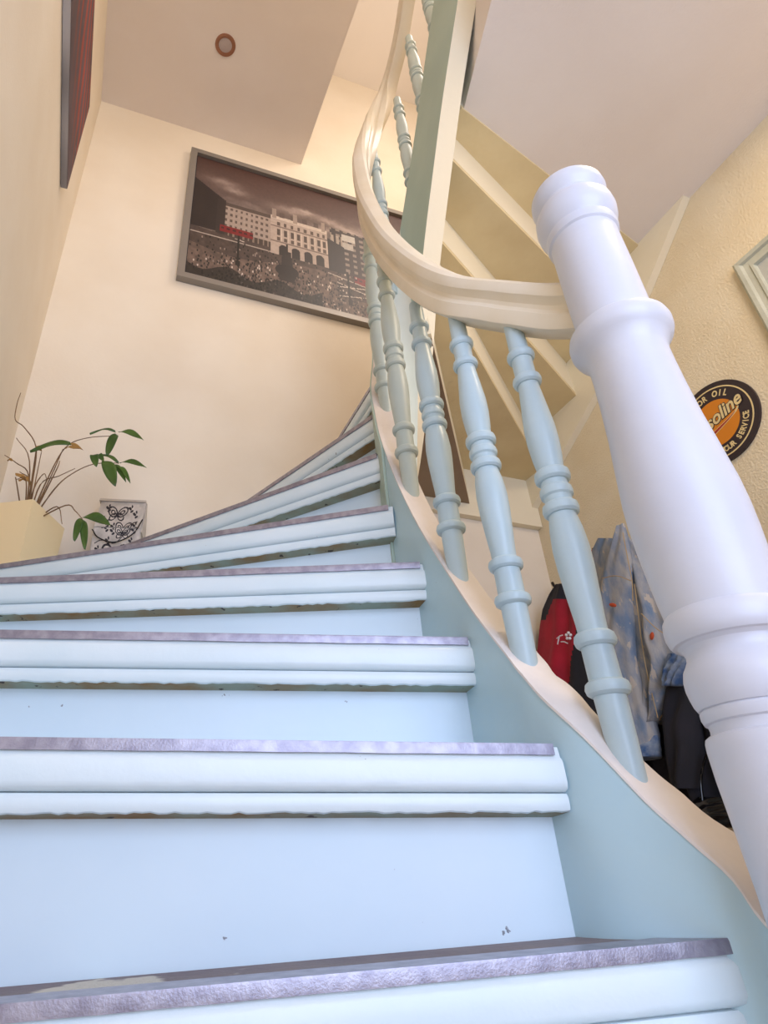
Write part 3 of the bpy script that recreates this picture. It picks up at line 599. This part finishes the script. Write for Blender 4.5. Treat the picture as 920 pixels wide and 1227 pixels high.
def offs(w): return [(x + (.0 if i < 3 else .45 * w[i]), y - w[i]) for i, (x, y) in enumerate(base_)]
band('swash', base_, offs([.019, .0135, .0085, .006, .0055, .005, .003]), .0089, MSIGC)
band('swash_red', [(x, y - .0022) for x, y in base_[:4]], [(x, y - w) for (x, y), w in zip(base_[:4], (.0165, .0112, .0062, .0034))], .0097, MSIGX)

# ------------------------------------------------------------------ moulded frame at the right edge
mir = thing('moulded_frame', 'grey green moulded picture frame cut by the right edge of the photo', 'frame', H(UR, .62, 1.42 + CAMZ))
v1_, z1_, v0_, z0_ = .882, 1.775 + CAMZ, .36, 1.05 + CAMZ
fp = [(0, 0), (.0, .02), (.008, .026), (.02, .024), (.026, .016), (.042, .014), (.046, .019), (.054, .018), (.058, .006), (.058, 0)]
rings = []
for sv_, szz in ((1, 1), (-1, 1), (-1, -1), (1, -1), (1, 1)):
    vv, zz = (v1_ if sv_ > 0 else v0_), (z1_ if szz > 0 else z0_); rings.append([H(UR - o_ - .001, vv - sv_ * i_, zz - szz * i_) for i_, o_ in fp])
bm = bmesh.new(); vr = loft(bm, rings, True, False); bmesh.ops.remove_doubles(bm, verts=bm.verts, dist=1e-5); reparent(obj('frame', bm, MMIR), mir)
bm = bmesh.new(); hbox(bm, UR - .008, UR - .001, v0_ + .05, v1_ - .05, z0_ + .05, z1_ - .05); reparent(obj('glass_plate', bm, MGLASS), mir)

# ------------------------------------------------------------------ coats on the right wall
def cloth(name, rows, u0, depth, fold, nf, m, parent, seed=0, nrow=34, ncol=40, mi=None, th=.05, slant=0.0):
    ys = np.array([r[0] for r in rows], float); Ls = np.array([r[1] for r in rows], float); Rs = np.array([r[2] for r in rows], float); rn = np.random.RandomState(seed); ph = rn.rand(4) * 6
    rings = []
    for i in range(nrow + 1):
        y = ys[0] + (ys[-1] - ys[0]) * i / nrow; l, r = np.interp(y, ys, Ls), np.interp(y, ys, Rs); q = i / nrow; g = min(1, .25 + 1.3 * q); ring = []
        for j in range(ncol + 1):
            s = j / ncol; x = l + (r - l) * s; yy = y + slant * (s - .5)
            dd = depth * (max(0, math.sin(math.pi * s)) ** .55) * g + fold * g * math.sin(math.pi * s) * (math.sin(nf * 6.28 * s + ph[0] + 1.3 * math.sin(q * 4 + ph[1])) + .5 * math.sin(nf * 11 * s + ph[2] + 3 * q))
            dd += .004 * math.sin(q * 23 + s * 9 + ph[3]) * math.sin(math.pi * s)
            p = atu(x, yy, u0); uu, vv = HUV(p); ring.append(H(uu - dd, min(vv, VB - .012), p.z))
        for j in range(ncol, -1, -4):
            p = atu(l + (r - l) * j / ncol, y + slant * (j / ncol - .5), u0); uu, vv = HUV(p); ring.append(H(min(UR - .003, uu + th * math.sin(math.pi * (.1 + .8 * j / ncol)) * g + .002), min(vv, VB - .01), p.z))
        rings.append(ring)
    bm = bmesh.new(); loft(bm, rings, True, True, (lambda i, j: mi((i + .5) / nrow, min(1, (j + .5) / ncol))) if mi else None)
    o = obj(name, bm, m, None, 70); return reparent(o, parent)
def hook(px, py, label):
    p = atu(px, py, UR - .05); u, v = HUV(p); t = thing('coat_hook', label, 'hook', H(UR, v, p.z - .03))
    bm = bmesh.new(); tube(bm, crom([H(UR, v, p.z - .05), H(UR - .03, v - .0, p.z - .06), H(UR - .055, v, p.z - .045), H(UR - .062, v + .012, p.z - .012), H(UR - .06, v + .02, p.z + .006)], 6), lambda q: .0055 - .002 * q if q < .75 else .0062, 8); reparent(obj('hook_arm', bm, MIRN, None, 60), t)
    bm = bmesh.new(); hbox(bm, UR - .004, UR, v - .01, v + .01, p.z - .085, p.z - .02); reparent(obj('hook_plate', bm, MIRN), t)
hook(668, 698, 'dark iron coat hook tip above the red and black jacket')
hook(718, 657, 'dark iron coat hook tip left of the denim jacket collar')
def mid(rows, u): y, l, r = rows[len(rows) // 2]; return atu((l + r) / 2, y, u)
rr = [(700, 666, 690), (712, 658, 702), (730, 650, 712), (750, 647, 720), (790, 643, 730), (830, 645, 738), (880, 648, 748), (940, 655, 760), (985, 662, 768)]
rj = thing('red_jacket', 'red and black sports jacket hanging behind the pale baluster', 'jacket', mid(rr, 1.86))
def red_mi(q, s):
    if q < .07 or (q < .15 and s < .30 - 1.5 * max(0, q - .05)): return 1
    if s > .80 - .55 * max(0, q - .12) * 1.8 and q > .12: return 1
    if s < .10 and q > .12 and q < .36: return 0
    if s < .2 and .36 < q < .6: return 1
    return 0
cloth('jacket_body', rr, 1.76, .07, .014, 2.6, [MRED, MBF], rj, 3, 46, 44, red_mi, .14)
bm = bmesh.new(); lg = atu(681, 762, 1.685)
for k in range(5):
    a = 2 * math.pi * k / 5; c_ = lg + H(0, -.011 * math.cos(a), .011 * math.sin(a)); bmesh.ops.create_uvsphere(bm, u_segments=6, v_segments=4, radius=.006, matrix=Matrix.Translation(c_))
for (ax_, ay_, bx_, by_) in ((667, 765, 674, 761), (668, 772, 670, 763), (672, 769, 680, 771)):
    tube(bm, [atu(ax_, ay_, 1.688), atu((ax_ + bx_) / 2, (ay_ + by_) / 2 - 1, 1.686), atu(bx_, by_, 1.688)], .0022, 5)
reparent(obj('jacket_emblem', bm, MWHT, None, 60), rj)
bm_ = cloth('collar', [(658, 710, 722), (662, 706, 727), (668, 705, 730), (676, 704, 731)], 1.85, .03, .004, 1, MRED, rj, 5, 6, 12)

dj_rows = [(640, 741, 749), (660, 737, 768), (690, 740, 792), (720, 746, 806), (760, 752, 822), (790, 760, 830), (815, 768, 822), (840, 776, 810), (868, 784, 792)]
dj = thing('denim_jacket', 'washed blue denim jacket hanging by its collar right of the balusters', 'jacket', mid(dj_rows, 1.8))
cloth('jacket_body', dj_rows, 1.80, .05, .012, 2.2, MDEN, dj, 8, 40, 44)
cloth('jacket_side', [(645, 716, 736), (662, 708, 735), (690, 704, 730), (740, 702, 728), (790, 703, 730), (830, 706, 732), (866, 716, 736)], 1.83, .035, .008, 1.6, MDEN, dj, 9, 30, 24)
cloth('sleeve', [(630, 741, 747), (650, 733, 752), (670, 726, 755), (692, 720, 757), (720, 720, 757), (760, 724, 761), (800, 729, 767), (840, 738, 775), (872, 747, 783), (884, 752, 786), (908, 762, 786)], 1.765, .055, .010, 1.3, MDEN, dj, 10, 44, 32, None, .05, -6)
cloth('cuff', [(884, 751, 786.5), (890, 753, 787), (909, 761, 787)], 1.762, .06, .003, 1, MDEND, dj, 12, 8, 24, None, .052, -6)
for pts, u in (([(721, 693), (738, 690), (756, 696)], 1.705), ([(746, 638), (752, 670), (757, 696), (758, 720)], 1.715), ([(768, 735), (785, 752), (800, 762)], 1.735), ([(790, 862), (805, 838), (822, 805)], 1.775), ([(760, 700), (772, 790), (788, 860)], 1.742)):
    bm = bmesh.new(); tube(bm, crom([atu(a, b, u) for a, b in pts], 6), .0016, 5); reparent(obj('seam', bm, MDENL, None, 60), dj)
for (x, y, w_, h_, u) in ((734, 725, .017, .007, 1.706), (781, 762, .008, .013, 1.735)):
    c_ = atu(x, y, u); bm = bmesh.new(); bmesh.ops.create_uvsphere(bm, u_segments=10, v_segments=6, radius=1, matrix=Matrix.Translation(c_) @ Matrix.Rotation(A, 4, 'Z') @ Matrix.Rotation(.5, 4, 'X') @ Matrix.Diagonal((.004, w_, h_, 1))); reparent(obj('patch', bm, MORG, None, 60), dj)
cloth('hem_tear', [(783, 800, 826), (800, 794, 822), (822, 795, 812)], 1.748, .02, .006, 3, MDEND, dj, 14, 10, 24)

cr = [(690, 790, 850), (740, 770, 880), (800, 770, 900), (860, 768, 915), (930, 775, 935), (978, 792, 950)]
ct = thing('dark_coat', 'near black long coat hanging behind the newel post, right of the denim jacket', 'coat', mid(cr, 1.86))
cloth('coat_body', cr, 1.87, .07, .016, 3.5, MNAVY, ct, 15, 40, 60)
cloth('coat_sleeve', [(740, 815, 850), (800, 800, 842), (870, 798, 838), (945, 808, 842)], 1.80, .05, .008, 1.2, MBF, ct, 16, 30, 24)
br = [(955, 836, 870), (962, 828, 880), (978, 830, 900), (992, 846, 920)]
bg = thing('black_bag', 'glossy black bag low on the wall beneath the dark coat', 'bag', mid(br, 1.86))
cloth('bag_body', br, 1.78, .05, .004, 1.5, MBAG, bg, 18, 14, 30, None, .12)
bm = bmesh.new(); tube(bm, crom([atu(842, 962, 1.76), atu(840, 930, 1.77), atu(850, 900, 1.78), atu(866, 930, 1.77), atu(874, 964, 1.76)], 6), .004, 6); reparent(obj('bag_strap', bm, MBAG, None, 60), bg)

# ------------------------------------------------------------------ turn the measuring frame onto the house axes
INV = TURN.inverted(); seen = set()
for o in list(S.objects):
    if o.type in ('LIGHT', 'CAMERA'): continue
    if o.data is not None and o.data.name not in seen: seen.add(o.data.name); o.data.transform(TURN)
    if o.parent is not None: o.matrix_parent_inverse = TURN @ o.matrix_parent_inverse @ INV
    o.matrix_basis = TURN @ o.matrix_basis @ INV
